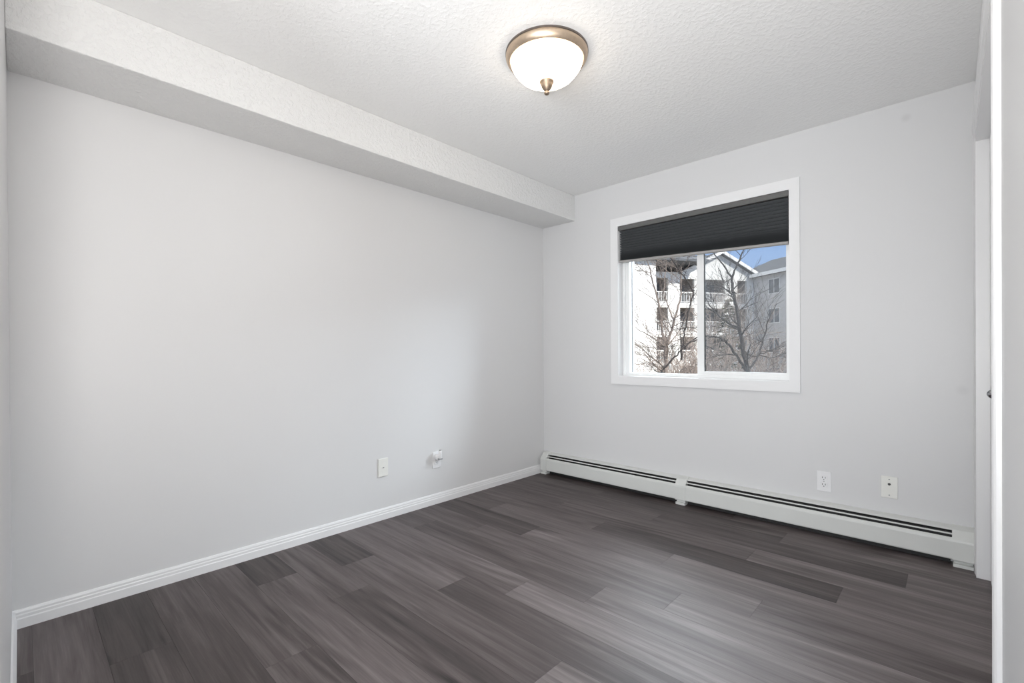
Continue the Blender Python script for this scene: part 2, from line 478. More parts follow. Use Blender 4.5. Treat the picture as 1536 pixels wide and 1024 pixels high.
# hallway behind the camera and closet behind the doors
bm = BM(); box(bm, 0.0, 3.42, YB - 0.12, YB, -0.12, H + 0.12)
tag(obj('wall_hall', bm, MW), 'light grey hallway wall', 'wall', kind='structure')
bm = BM(); box(bm, 3.30, 3.42, YB, 0.0, -0.12, H + 0.12)
tag(obj('wall_closet', bm, MW), 'light grey wall behind the closet', 'wall', kind='structure')

# baseboards
def base_prof(sgn=1.0):
    return [(0, 0), (0.0125, 0), (0.0125, 0.036), (0.0105, 0.040), (0.0105, 0.050), (0.0085, 0.054), (0.0085, 0.062), (0.005, 0.070), (0, 0.071)]
bm = BM(); prism(bm, base_prof(), 'y', YN, -0.0)
tag(obj('baseboard_left', bm, M_white), 'white stepped baseboard along the left wall', 'baseboard', kind='structure')
bm = BM(); prism(bm, [(YN + p[0], p[1]) for p in base_prof()], 'x', 0.0125, DX0)
tag(obj('baseboard_near', bm, M_white), 'white baseboard on the near wall in the lower left corner', 'baseboard', kind='structure')
bm = BM(); prism(bm, [(W - p[0], p[1]) for p in base_prof()], 'y', YN, OY0 - 0.075)
tag(obj('baseboard_right', bm, M_white), 'white baseboard on the right wall', 'baseboard', kind='structure')

# ------------------------------------------------------------------ window
win = empty('window_1', (1.34, 0.0, WZ0)); tag(win, 'white framed sliding window with a partly lowered charcoal blind', 'window', kind='structure')
CX0, CX1, CZ0, CZ1 = 0.6951, 1.9801, 0.8072, 2.0884
bm = BM(); slab_with_holes(bm, lambda a, b, t: (a, -0.016 + t, b), CX0, CX1, CZ0, CZ1, [(WX0 + .002, WX1 - .002, WZ0 + .002, WZ1 - .002)], 0.016)
es = [e_ for e_ in bm.edges if all(v.co.y < -0.01 for v in e_.verts) and e_.is_manifold and e_.calc_face_angle(0) > 1]
bmesh.ops.bevel(bm, geom=es, offset=0.003, segments=2, affect='EDGES')
obj('casing', bm, M_white, win)
bm = BM(); slab_with_holes(bm, lambda a, b, t: (a, 0.0 + t, b), WX0 - .003, WX1 + .003, WZ0 - .003, WZ1 + .003, [(WX0 + .004, WX1 - .004, WZ0 + .004, WZ1 - .004)], 0.06)
obj('jamb_lining', bm, M_white, win)
# outer vinyl frame
F0, F1, FZ0, FZ1 = WX0 + .060, WX1 - .030, WZ0 + .027, WZ1 - .04
bm = BM(); slab_with_holes(bm, lambda a, b, t: (a, 0.058 + t, b), WX0 - .002, WX1 + .002, WZ0 - .002, WZ1 + .002, [(F0, F1, FZ0, FZ1)], 0.075)
es = [e_ for e_ in bm.edges if all(v.co.y < 0.06 for v in e_.verts) and e_.is_manifold and e_.calc_face_angle(0) > 1]
bmesh.ops.bevel(bm, geom=es, offset=0.003, segments=2, affect='EDGES')
obj('frame', bm, M_vinyl, win)
bm = BM(); box(bm, WX0 + .02, WX0 + .030, 0.045, 0.06, WZ0 + .01, WZ1 - .03, bev=.002); obj('frame_stop', bm, M_vinyl, win)
# right-hand sliding sash, inside track
S0, S1, SZ0, SZ1 = 1.337, WX1 - .012, WZ0 + .010, FZ1 + .01
sg0, sg1, sgz0 = 1.383, 1.8895, 0.9175
bm = BM(); slab_with_holes(bm, lambda a, b, t: (a, 0.070 + t, b), S0, S1, SZ0, SZ1, [(sg0, sg1, sgz0, SZ1 - .04)], 0.026)
es = [e_ for e_ in bm.edges if all(v.co.y < 0.075 for v in e_.verts) and e_.is_manifold and e_.calc_face_angle(0) > 1]
bmesh.ops.bevel(bm, geom=es, offset=0.003, segments=2, affect='EDGES')
sash = obj('sash', bm, M_vinyl, win)
bm = BM(); box(bm, sg0 - .002, sg0 + .0055, 0.079, 0.088, sgz0, SZ1 - .04); obj('gasket', bm, M_blackgasket, sash)
bm = BM(); box(bm, 1.72, 1.735, 0.064, 0.070, SZ0 + .003, SZ0 + .009, bev=.001); obj('roller_stop', bm, M_greyplast, sash)
bm = BM(); box(bm, sg0 - .006, sg1 + .006, 0.086, 0.090, sgz0 - .006, SZ1 - .035); obj('sash_glass', bm, M_glass, win)
bm = BM(); box(bm, F0 - .01, S0 + .03, 0.104, 0.108, FZ0 - .01, FZ1 + .01); obj('fixed_glass', bm, M_glass, win)
bm = BM(); box(bm, F0, F0 + .004, 0.096, 0.104, FZ0, FZ1); obj('glazing_bead', bm, M_greyplast, win)
# insect screen on the outside of the sliding half
bm = BM(); slab_with_holes(bm, lambda a, b, t: (a, 0.118 + t, b), 1.345, F1 + .006, FZ0 - .005, FZ1 + .005, [(1.365, F1 - .012, FZ0 + .016, FZ1 - .016)], 0.008)
scr = obj('screen_frame', bm, M_vinyl, win)
bm = BM(); box(bm, 1.362, F1 - .009, 0.1215, 0.1220, FZ0 + .013, FZ1 - .013); obj('screen_mesh', bm, M_screen, scr)

# ------------------------------------------------------------------ blind
bl = empty('cellular_blind', (1.335, 0.005, 2.026)); tag(bl, 'charcoal pleated blind pulled a quarter down over the window', 'blind')
BX0, BX1 = 0.7625, 1.9215
bm = BM(); box(bm, BX0, BX1, -0.016, 0.040, 1.988, 2.0215, bev=.003); obj('head_rail', bm, M_rail, bl)
zl, zr = 1.746, 1.703           # bottom rail hangs lower on the right
def zb(x): return zl + (zr - zl) * (x - BX0) / (BX1 - BX0)
NP = 13
def pleats(bm):
    cols = 40
    grid = []
    # pleats relaxed near the rail and stacked tight towards the bottom
    ws = [1.0] * 8 + [0.85, 0.68, 0.52, 0.42, 0.34, 0.32, 0.32, 0.32, 0.32]
    tot = sum(ws); acc = [0]
    for w_ in ws: acc.append(acc[-1] + w_ / tot * 0.985)
    ts = []
    for k in range(len(ws)):
        ts.append((acc[k], 0)); ts.append(((acc[k] + acc[k + 1]) / 2, 1))
    ts.append((acc[-1], 0)); ts.append((1.0, 0.15))
    for t, ph in ts:
        row = []
        for c in range(cols + 1):
            x = BX0 + .011 + (BX1 - BX0 - .017) * c / cols
            z = 1.990 + (zb(x) + .014 - 1.990) * t
            row.append(((x), (0.019 if ph == 0 else -0.010 if ph == 1 else 0.002), z))
        grid.append(row)
    for back in (0, 1):
        V = [[bm.verts.new((p[0], (p[1] if not back else 0.046 - p[1]), p[2])) for p in row] for row in grid]
        for i in range(len(V) - 1):
            for c in range(cols):
                bm.faces.new((V[i][c], V[i][c + 1], V[i + 1][c + 1], V[i + 1][c]))
        if back:
            pass
bm = BM(); pleats(bm); obj('pleated_shade', bm, M_shade, bl)
bm = BM()
pr_ = [(-.010, .0), (.030, .0), (.030, .015), (-.006, .015), (-.010, .011)]
A = [bm.verts.new((BX0 + .002, p[0], zb(BX0) + p[1])) for p in pr_]; B = [bm.verts.new((BX1 - .004, p[0], zb(BX1) + p[1])) for p in pr_]
for i in range(5): bm.faces.new((A[i], A[(i + 1) % 5], B[(i + 1) % 5], B[i]))
bm.faces.new(A[::-1]); bm.faces.new(B)
obj('bottom_rail', bm, M_railb, bl)

# ------------------------------------------------------------------ ceiling light
LX, LY = 1.352, -1.607
lamp = empty('ceiling_light', (LX, LY, H)); tag(lamp, 'round flush ceiling light with glowing white glass bowl and brushed metal ring', 'ceiling light')
bm = BM(); lathe(bm, [(0.0, -0.008), (0.1770, -0.008), (0.1785, -0.011), (0.1780, -0.018), (0.1745, -0.027), (0.1690, -0.035), (0.1620, -0.040), (0.1575, -0.039), (0.156, -0.026), (0.0, -0.026)], (LX, LY, H), seg=96, cap=False)
obj('ring', bm, M_nickel, lamp, smooth=True, autosmooth=35)
bm = BM(); lathe(bm, [(0.0, 0.0), (0.1795, 0.0), (0.1795, -0.0075), (0.1760, -0.0095), (0.0, -0.0095)], (LX, LY, H), seg=96, cap=False)
obj('ceiling_pan', bm, M_ringedge, lamp, smooth=True, autosmooth=35)
bm = BM()
prof = [(.1565, -.030), (.1560, -.040), (.1535, -.050), (.1490, -.060), (.1430, -.069), (.1370, -.077), (.1315, -.0835), (.1270, -.089), (.1200, -.0965), (.1090, -.1045), (.0940, -.1115), (.0750, -.117), (.0520, -.121), (.0280, -.123), (0, -.1235)]
lathe(bm, prof, (LX, LY, H), seg=96, cap=False)
obj('glass_bowl', bm, M_bowl, lamp, smooth=True)
bm = BM(); lathe(bm, [(0.0, -.119), (.026, -.120), (.0315, -.123), (.0315, -.127), (.0270, -.131), (.0255, -.138), (.0225, -.147), (.0170, -.156), (.0110, -.162), (.0080, -.165), (.0110, -.169), (.0115, -.174), (.0080, -.179), (0.0, -.181)], (LX, LY, H), seg=32, cap=False)
obj('finial', bm, M_finial, lamp, smooth=True, autosmooth=50)

# ------------------------------------------------------------------ baseboard heater
ht = empty('baseboard_heater', (1.37, -0.04, 0.0)); tag(ht, 'long white hydronic baseboard heater under the window along the far wall', 'heater')
HX0, HX1 = 0.022, 2.713
bm = BM()   # back plate with sloping hood
prism(bm, [(0, .012), (0, .182), (-.004, .184), (-.036, .174), (-.042, .168), (-.040, .1655), (-.034, .1685), (-.006, .177), (-.004, .012)], 'x', HX0 + .02, HX1 - .02)
obj('back_plate', bm, M_heater, ht)
def fpanel(a, b):
    bm = BM()
    prism(bm, [(-.066, .139), (-.071, .137), (-.074, .131), (-.076, .120), (-.076, .040), (-.073, .034), (-.064, .032), (-.064, .034), (-.0715, .037), (-.074, .042), (-.074, .120), (-.072, .129), (-.069, .134), (-.066, .136)], 'x', a, b)
    return obj('front_panel', bm, M_heater, ht)
fpanel(HX0 + .05, 1.27); fpanel(1.274, HX1 - .05)
bm = BM(); prism(bm, [(-.053, .1560), (-.059, .1515), (-.0585, .1495), (-.0525, .1540)], 'x', HX0 + .05, HX1 - .05)
obj('damper_blade', bm, M_heater, ht)
bm = BM()   # finned element behind the slots, plus a dark strip for shade below
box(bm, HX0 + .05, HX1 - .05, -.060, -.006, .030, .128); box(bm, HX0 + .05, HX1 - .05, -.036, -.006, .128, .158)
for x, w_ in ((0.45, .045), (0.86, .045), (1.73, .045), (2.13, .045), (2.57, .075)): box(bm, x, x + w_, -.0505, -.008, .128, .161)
box(bm, HX0 + .065, HX1 - .085, -.030, -.006, .002, .030)  # dark strip painting in the shade of the gap above the floor
obj('fin_element_and_shade', bm, M_fin_shade, ht)
CAPP = [(0, .0), (0, .186), (-.012, .186), (-.046, .173), (-.066, .150), (-.078, .132), (-.080, .122), (-.080, .036), (-.078, .033), (-.078, .0)]
def cap(a, b, name='end_cap'):
    bm = BM(); prism(bm, [(0, .030)] + CAPP[1:-1] + [(-.076, .030)], 'x', a, b)
    c = obj(name, bm, M_heater, ht)
    bm = BM(); box(bm, a + .003, b - .003, -.079, -.004, 0.0005, .016, bev=.001); box(bm, a + .006, b - .006, -.062, -.006, .014, .032); obj('foot', bm, M_heater, c)
    return c
cap(HX0, HX0 + .062); cap(HX1 - .079, HX1); cap(1.236, 1.308, 'joint_cover')

# ------------------------------------------------------------------ wall plates
def plate_far(bm, xc, zc, w=.0705, h=.1155, t=.006):
    box(bm, xc - w / 2, xc + w / 2, -t, 0, zc - h / 2, zc + h / 2, bev=.0025)
ol = empty('duplex_outlet', (2.0955, 0, .300)); tag(ol, 'white duplex power outlet on the far wall above the heater', 'outlet', 'power outlets')
bm = BM(); plate_far(bm, 2.0955, .300); obj('cover_plate', bm, M_plate, ol)
for dz in (-.0195, .0195):
    zc = .300 + dz
    bm = BM(); box(bm, 2.0955 - .017, 2.0955 + .017, -.0085, -.005, zc - .0145, zc + .0145, bev=.003); rc = obj('receptacle', bm, M_plate, ol)
    bm = BM()
    box(bm, 2.0955 - .0085, 2.0955 - .0055, -.0088, -.0080, zc - .001, zc + .008)
    box(bm, 2.0955 + .0055, 2.0955 + .0085, -.0088, -.0080, zc - .001, zc + .008)
    lathe(bm, [(.0028, -.0088), (.0028, -.0080)], (2.0955, 0, zc - .0075), 'y', 12)
    obj('slots', bm, M_slot, rc)
bm = BM(); lathe(bm, [(.003, -.0072), (.003, -.0058)], (2.0955, 0, .300), 'y', 12); obj('screw', bm, M_greyplast, ol)

cp = empty('cable_plate', (2.390, 0, .323)); tag(cp, 'ivory cable jack plate on the far wall right of the power outlet', 'wall plate', 'cable jack plates')
bm = BM(); plate_far(bm, 2.390, .323); obj('cover_plate', bm, M_ivory, cp)
bm = BM(); lathe(bm, [(.0065, -.0062), (.0065, -.009), (.0048, -.0095), (.0048, -.013), (0, -.013)], (2.390, 0, .340), 'y', 14); obj('jack', bm, M_slot, cp)
for dz in (-.042, .042):
    bm = BM(); lathe(bm, [(.0035, -.0072), (.0035, -.0058)], (2.390, 0, .323 + dz), 'y', 12); obj('screw', bm, M_greyplast, cp)

cl = empty('cable_plate', (0, -1.612, .3305)); tag(cl, 'ivory cable jack plate low on the left wall, left of the plugged outlet', 'wall plate', 'cable jack plates')
bm = BM(); box(bm, 0, .006, -1.612 - .0352, -1.612 + .0352, .3305 - .0575, .3305 + .0575, bev=.0025); obj('cover_plate', bm, M_ivory, cl)
bm = BM(); lathe(bm, [(.0062, .0058), (.0062, .008), (0, .008)], (0, -1.612, .3305), 'x', 16); obj('jack_collar', bm, M_ivory, cl)
bm = BM(); lathe(bm, [(.0038, .0078), (.0038, .0115), (0, .0115)], (0, -1.612, .3305), 'x', 12); obj('jack', bm, M_greyplast, cl)

yo, zo = -1.190, .3075
po = empty('duplex_outlet', (0, yo, zo)); tag(po, 'white power outlet low on the left wall with a device plugged in', 'outlet', 'power outlets')
bm = BM(); box(bm, 0, .006, yo - .0352, yo + .0352, zo - .0575, zo + .0575, bev=.0025); obj('cover_plate', bm, M_plate, po)
for dz in (-.0195, .0195):
    zc = zo + dz
    bm = BM(); box(bm, .005, .0085, yo - .017, yo + .017, zc - .0145, zc + .0145, bev=.003); rc = obj('receptacle', bm, M_plate, po)
    if dz < 0:
        bm = BM()
        box(bm, .0080, .0088, yo - .0085, yo - .0055, zc - .001, zc + .008); box(bm, .0080, .0088, yo + .0055, yo + .0085, zc - .001, zc + .008)
        lathe(bm, [(.0028, .0080), (.0028, .0088)], (0, yo, zc - .0075), 'x', 12); obj('slots', bm, M_slot, rc)
# device plugged into the upper receptacle
zd = zo + .0195
dv = empty('plug_in_air_freshener', (.009, yo, zd)); tag(dv, 'small white plug-in freshener in the left wall outlet', 'air freshener')
bm = BM(); lathe(bm, [(0, .0090), (.021, .0090), (.023, .012), (.023, .026), (.019, .034), (.012, .037), (0, .0375)], (0, yo, zd), 'x', 28, cap=False); obj('plug_body', bm, M_plate, dv, smooth=True, autosmooth=40)
bm = BM(); lathe(bm, [(0, -.004), (.010, -.004), (.012, .0), (.012, .048), (.0105, .051), (0, .051)], (.046, yo, zd), 'z', 20, cap=False); obj('scent_bottle', bm, M_plate, dv, smooth=True, autosmooth=40)
bm = BM(); lathe(bm, [(0, .0505), (.0095, .0505), (.0095, .0545), (0, .0545)], (.046, yo, zd), 'z', 20, cap=False); obj('bottle_cap', bm, M_greyplast, dv)
bm = BM(); box(bm, .012, .056, yo - .014, yo + .014, zd - .012, zd - .004, bev=.002); obj('cradle', bm, M_greyplast, dv)

# ------------------------------------------------------------------ closet doors in the right wall
bm = BM()
cw, ct = 0.062, 0.010
def casing_prof():   # across the casing width: (offset from opening, proud)
    return [(0, 0), (0, .006), (.008, .009), (.020, .010), (.026, .014), (.050, .016), (.058, .013), (cw, .009), (cw, 0)]
# near leg
prism(bm, [(W - p[1], OY0 - p[0]) for p in casing_prof()], 'z', 0, OZ + cw)
obj_n = obj('trim_2', bm, M_white); tag(obj_n, 'white moulded closet casing standing at the right edge', 'trim', kind='structure')
bm = BM(); prism(bm, [(W - p[1] * .55, OY1 + p[0]) for p in casing_prof()], 'z', 0, OZ + cw)
tag(obj('trim_3', bm, M_white), 'white closet casing beside the heater end', 'trim', kind='structure')
bm = BM(); prism(bm, [(W - p[1], OZ + p[0]) for p in casing_prof()], 'y', OY0, OY1)
tag(obj('trim_4', bm, M_white), 'white head casing above the closet doors', 'trim', kind='structure')
bm = BM()   # jamb lining
box(bm, W - .004, W + .11, OY1 - .018, OY1 + .001, 0, OZ); box(bm, W - .004, W + .11, OY0 - .001, OY0 + .018, 0, OZ); box(bm, W - .004, W + .11, OY0 + .018, OY1 - .018, OZ - .018, OZ + .001)
tag(obj('trim_5', bm, M_white), 'white closet door jamb', 'trim', kind='structure')
DXF = W + 0.042
ym = (OY0 + OY1) / 2
for k, (a, b, kn) in enumerate(((ym + .002, OY1 - .020, ym + .052), (OY0 + .020, ym - .002, None))):
    d = empty('door_%d' % (k + 1), (DXF, (a + b) / 2, 0)); tag(d, ('white closet door with a chrome knob, far leaf', 'white closet door, near leaf')[k], 'door', kind='structure')
    bm = BM(); box(bm, DXF, DXF + .034, a, b, .008, OZ - .022, bev=.002)
    for z0, z1 in ((.15, .95), (1.05, OZ - .15)): box(bm, DXF - .004, DXF + .01, a + .10, b - .10, z0, z1, bev=.003)
    obj('panel', bm, M_white, d)
    if kn:
        bm = BM(); lathe(bm, [(.0, .0), (.021, .0), (.022, -.003), (.012, -.006), (.009, -.010), (.009, -.013), (.0125, -.0155), (.0155, -.019), (.0165, -.022), (.0155, -.026), (.0125, -.030), (.008, -.0335), (.004, -.0352), (.0, -.0358)], (DXF, kn, .897), 'x', 40, cap=False)
        obj('knob', bm, M_chrome, d, smooth=True, autosmooth=60)
        bm = BM(); lathe(bm, [(.0, .0), (.005, .0), (.005, -.009), (.003, -.011), (.0, -.0112)], (DXF, kn, .846), 'x', 16, cap=False)
        obj('catch_pin', bm, M_chrome, d, smooth=True, autosmooth=60)

# ------------------------------------------------------------------ outdoors
GZ = -2.95     # ground level: the room is one storey up
M_stucco = mat('white_siding', (0.80, 0.79, 0.76), 0.8, noise=(3, 0.05), bump=(40, 0.2, 0.01))
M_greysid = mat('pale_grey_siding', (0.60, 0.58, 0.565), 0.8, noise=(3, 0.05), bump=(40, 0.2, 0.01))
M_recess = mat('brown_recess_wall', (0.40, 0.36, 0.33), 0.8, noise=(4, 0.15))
M_roof = mat('grey_shingles', (0.10, 0.103, 0.11), 0.9, noise=(12, 0.25), bump=(60, 0.4, 0.02))
M_fascia = mat('white_fascia', (0.85, 0.84, 0.82), 0.6, noise=(5, 0.03))
M_pane = mat('dark_pane', (0.14, 0.15, 0.17), 0.12, noise=(2, 0.3))
M_bark = mat('grey_brown_bark', (0.036, 0.029, 0.026), 0.9, noise=(25, 0.35), bump=(60, 0.5, 0.01))
M_bark2 = mat('pale_bark', (0.33, 0.27, 0.23), 0.9, noise=(25, 0.35), bump=(60, 0.5, 0.01))
M_bark3 = mat('grey_bark', (0.20, 0.16, 0.135), 0.9, noise=(25, 0.35), bump=(60, 0.5, 0.01))
M_needle = mat('spruce_needles', (0.075, 0.09, 0.045), 0.9, noise=(9, 0.4))
M_grass = mat('dormant_grass', (0.26, 0.22, 0.16), 0.95, noise=(1.2, 0.25), bump=(20, 0.4, 0.03))
M_asphalt = mat('asphalt', (0.24, 0.24, 0.25), 0.9, noise=(6, 0.15))

bm = BM(); box(bm, -90, 60, 0.5, 130, GZ - 0.2, GZ)
tag(obj('ground', bm, M_grass), 'brown dormant lawn outside', 'ground', kind='structure')
bm = BM(); prism(bm, [(-60, 16), (40, 10), (40, 17), (-60, 25)], 'z', GZ, GZ + .02)
tag(obj('driveway', bm, M_asphalt), 'grey asphalt drive between the buildings', 'driveway', kind='structure')

def at_px(x, y, depth):
    return CAM + depth * (fw + rt * ((x - 768) / 698.9159) - up * ((y - 531.03) / 698.9159))
K = at_px(1130, 531, 46.8); K.z = 0
U2 = Vector((0.534, 0.845, 0)).normalized()      # along the lit courtyard front, away from us
N2 = Vector((0.845, -0.534, 0)).normalized()     # that front faces this way
UA = N2.copy(); NA = -U2                         # the shaded wing returns at a right angle

def frame(o, u, n):
    """P(a, b, t): a along u from o, b up, t into the building"""
    return lambda a, b, t: tuple(o + u * a + Vector((0, 0, b)) - n * t)

FL = 2.8
def level(k): return GZ + 0.25 + FL * k         # floor of storey k

def facade(parent, P, a0, a1, z1, holes, m, name='wall'):
    bm = BM(); slab_with_holes(bm, P, a0, a1, GZ, z1, holes, 0.25); return obj(name, bm, m, parent)

def pbox(bm, P, a0, a1, b0, b1, t0, t1):
    vv = [bm.verts.new(P(a, b, t)) for a in (a0, a1) for b in (b0, b1) for t in (t0, t1)]
    for f in [(0, 1, 3, 2), (4, 6, 7, 5), (0, 4, 5, 1), (2, 3, 7, 6), (0, 2, 6, 4), (1, 5, 7, 3)]: bm.faces.new([vv[i] for i in f])

def balcony(parent, P, a0, a1, k):
    z0, z1 = level(k), min(level(k) + 2.35, eave - .2)
    bm = BM()
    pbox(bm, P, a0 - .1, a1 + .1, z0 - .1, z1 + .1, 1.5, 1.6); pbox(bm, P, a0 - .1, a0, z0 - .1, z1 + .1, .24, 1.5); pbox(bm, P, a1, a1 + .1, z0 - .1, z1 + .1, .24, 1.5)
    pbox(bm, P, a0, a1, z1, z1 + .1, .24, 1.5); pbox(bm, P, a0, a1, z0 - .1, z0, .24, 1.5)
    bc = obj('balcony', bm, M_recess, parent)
    bm = BM(); w_ = (a1 - a0)
    pbox(bm, P, a0 + .12, a1 - w_ * .35, z0, z0 + 2.05, 1.44, 1.5); obj('patio_door', bm, M_pane, bc)
    bm = BM(); pbox(bm, P, a0, a1, z0 + 1.0, z0 + 1.08, -.02, .05); pbox(bm, P, a0, a1, z0 + .08, z0 + .14, -.01, .04)
    n = int((a1 - a0) / .16)
    for i in range(n + 1):
        a = a0 + (a1 - a0) * i / n; pbox(bm, P, a - .018, a + .018, z0 + .1, z0 + 1.02, 0, .03)
    pbox(bm, P, a0, a1, z0 - .22, z0 + .02, -.05, .26)
    obj('railing', bm, M_fascia, bc)

def window(parent, P, a0, a1, z0, z1):
    bm = BM(); slab_with_holes(bm, lambda a, b, t: P(a, b, t - .04), a0 - .07, a1 + .07, z0 - .07, z1 + .07, [(a0, (a0 + a1) / 2 - .03, z0, z1), ((a0 + a1) / 2 + .03, a1, z0, z1)], 0.12)
    wf = obj('window', bm, M_fascia, parent)
    bm = BM(); pbox(bm, P, a0, a1, z0, z1, -.03, -.01); obj('pane', bm, M_pane, wf)

# courtyard front with the gable
eave, apex, GWd = 8.62, 10.58, 7.9
bB = empty('apartment_building', tuple(K - U2 * 4 + Vector((0, 0, GZ)))); tag(bB, 'white apartment building with a gable, balconies and a shaded wing, beyond the bare trees', 'building')
PB = frame(K, -U2, N2)
cols = [(0.75, 1.85), (3.3, 5.7), (6.76, 8.35), (9.63, 10.85)]
facade(bB, PB, 0, 12.1, eave, [(a0, a1, level(k), min(level(k) + 2.35, eave - .2)) for (a0, a1) in cols for k in range(4)], M_stucco)
for (a0, a1) in cols:
    for k in range(4): balcony(bB, PB, a0, a1, k)
bm = BM()   # gable triangle
for t in (0, .25):
    pass
tri = [(0, eave), (GWd, eave), (GWd / 2, apex)]
A = [bm.verts.new(PB(a, b, 0)) for a, b in tri]; B = [bm.verts.new(PB(a, b, .25)) for a, b in tri]
bm.faces.new(A); bm.faces.new(B[::-1])
for i in range(3): bm.faces.new((A[i], A[(i + 1) % 3], B[(i + 1) % 3], B[i]))
obj('gable', bm, M_stucco, bB)
bm = BM()   # rakes with a light edge
ov = .55
for s in (0, 1):
    p0 = (-ov, eave - ov * (apex - eave) / (GWd / 2)) if s == 0 else (GWd + ov, eave - ov * (apex - eave) / (GWd / 2))
    p1 = (GWd / 2, apex)
    vv = []
    for t in (-.6, -.5):
        vv += [bm.verts.new(PB(p0[0], p0[1] + d, t)) for d in (-.02, .30)] + [bm.verts.new(PB(p1[0], p1[1] + d, t)) for d in (-.02, .30)]
    for f in [(0, 1, 3, 2), (4, 6, 7, 5), (0, 4, 5, 1), (2, 3, 7, 6), (0, 2, 6, 4), (1, 5, 7, 3)]: bm.faces.new([vv[i] for i in f])
obj('rake_board', bm, M_fascia, bB)
bm = BM()
for s in (0, 1):
    p0 = (-ov, eave - ov * (apex - eave) / (GWd / 2)) if s == 0 else (GWd + ov, eave - ov * (apex - eave) / (GWd / 2))
    p1 = (GWd / 2, apex)
    vv = []
    for t in (-.5, 9):
        vv += [bm.verts.new(PB(p0[0], p0[1] + d, t)) for d in (.08, .26)] + [bm.verts.new(PB(p1[0], p1[1] + d, t)) for d in (.08, .26)]
    for f in [(0, 1, 3, 2), (4, 6, 7, 5), (0, 4, 5, 1), (2, 3, 7, 6), (0, 2, 6, 4), (1, 5, 7, 3)]: bm.faces.new([vv[i] for i in f])
obj('roof', bm, M_roof, bB)
# projecting block left of the gable
PB3 = frame(K + N2 * 1.8, -U2, N2)
bm = BM(); slab_with_holes(bm, PB3, 12.03, 24, GZ, 9.3, [], 1.8); obj('wall', bm, M_stucco, bB)
for k in range(4): window(bB, PB3, 14.25, 15.2, level(k) + .9, level(k) + 2.1)
bm = BM()
prism_pts = [(-.6, 9.25), (-.6, 9.45), (5.5, 11.9), (11.5, 9.45), (11.5, 9.25)]
A = [bm.verts.new(PB3(GWd - 1, b, t)) for t, b in prism_pts]; B = [bm.verts.new(PB3(24.5, b, t)) for t, b in prism_pts]
for i in range(5): bm.faces.new((A[i], A[(i + 1) % 5], B[(i + 1) % 5], B[i]))
bm.faces.new(A); bm.faces.new(B[::-1])
obj('roof', bm, M_roof, bB)

# shaded wing returning towards us
bA = bB
PA = frame(K, UA, NA)
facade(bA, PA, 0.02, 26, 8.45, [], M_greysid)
for k in range(4):
    for a in (2.05, 6.2, 10.0, 14.0): window(bA, PA, a, a + 1.25, level(k) + 0.85, level(k) + 2.15)
bm = BM()
pr2 = [(-.55, 8.35), (-.55, 8.57), (5.0, 10.95), (10.5, 8.57), (10.5, 8.35)]
A = [bm.verts.new(PA(-3, b, t)) for t, b in pr2]; B = [bm.verts.new(PA(26.5, b, t)) for t, b in pr2]
for i in range(5): bm.faces.new((A[i], A[(i + 1) % 5], B[(i + 1) % 5], B[i]))
bm.faces.new(A); bm.faces.new(B[::-1])
obj('roof', bm, M_roof, bA)
bm = BM(); pbox(bm, PA, 0.2, 26.5, 8.30, 8.62, -.65, -.55); obj('fascia', bm, M_fascia, bA)
for a in (1.5, 4.6):
    bm = BM(); pbox(bm, PA, a, a + .35, 10.3, 11.0, 3.6, 3.95); obj('roof_vent', bm, M_recess, bA)

# ---- trees
def branch(bm, r, p, d, ln, rad, depth, spread, seg=5, sides=5, updraft=0.12, minr=0.004):
    pts = [p.copy()]; rads = [rad]
    q = p.copy(); dd = d.normalized()
    kids = []
    for i in range(seg):
        dd = (dd + Vector((r.gauss(0, .10), r.gauss(0, .10), r.gauss(0, .08) + updraft * .35))).normalized()
        q = q + dd * ln / seg
        pts.append(q.copy()); rads.append(max(minr, rad * (1 - .62 * (i + 1) / seg)))
        if depth > 0 and i >= 1 - (depth < 3):
            kids.append((q.copy(), dd.copy(), rads[-1]))
    tube(bm, pts, rads, sides if rad > .02 else 4)
    if depth <= 0: return
    for (kp, kd, kr) in kids:
        for _ in range(1 if r.random() < .55 else 2):
            ax = Vector((r.gauss(0, 1), r.gauss(0, 1), r.gauss(0, .5)))
            ax = (ax - kd * ax.dot(kd)).normalized()
            nd = (kd + ax * spread * r.uniform(.6, 1.3) + Vector((0, 0, updraft))).normalized()
            branch(bm, r, kp, nd, ln * r.uniform(.45, .7), max(minr, kr * r.uniform(.5, .72)), depth - 1, spread, max(3, seg - 1), sides, updraft, minr)

def px_line(pts, depth):
    return [at_px(x, y, depth + dz) for x, y, dz in pts]

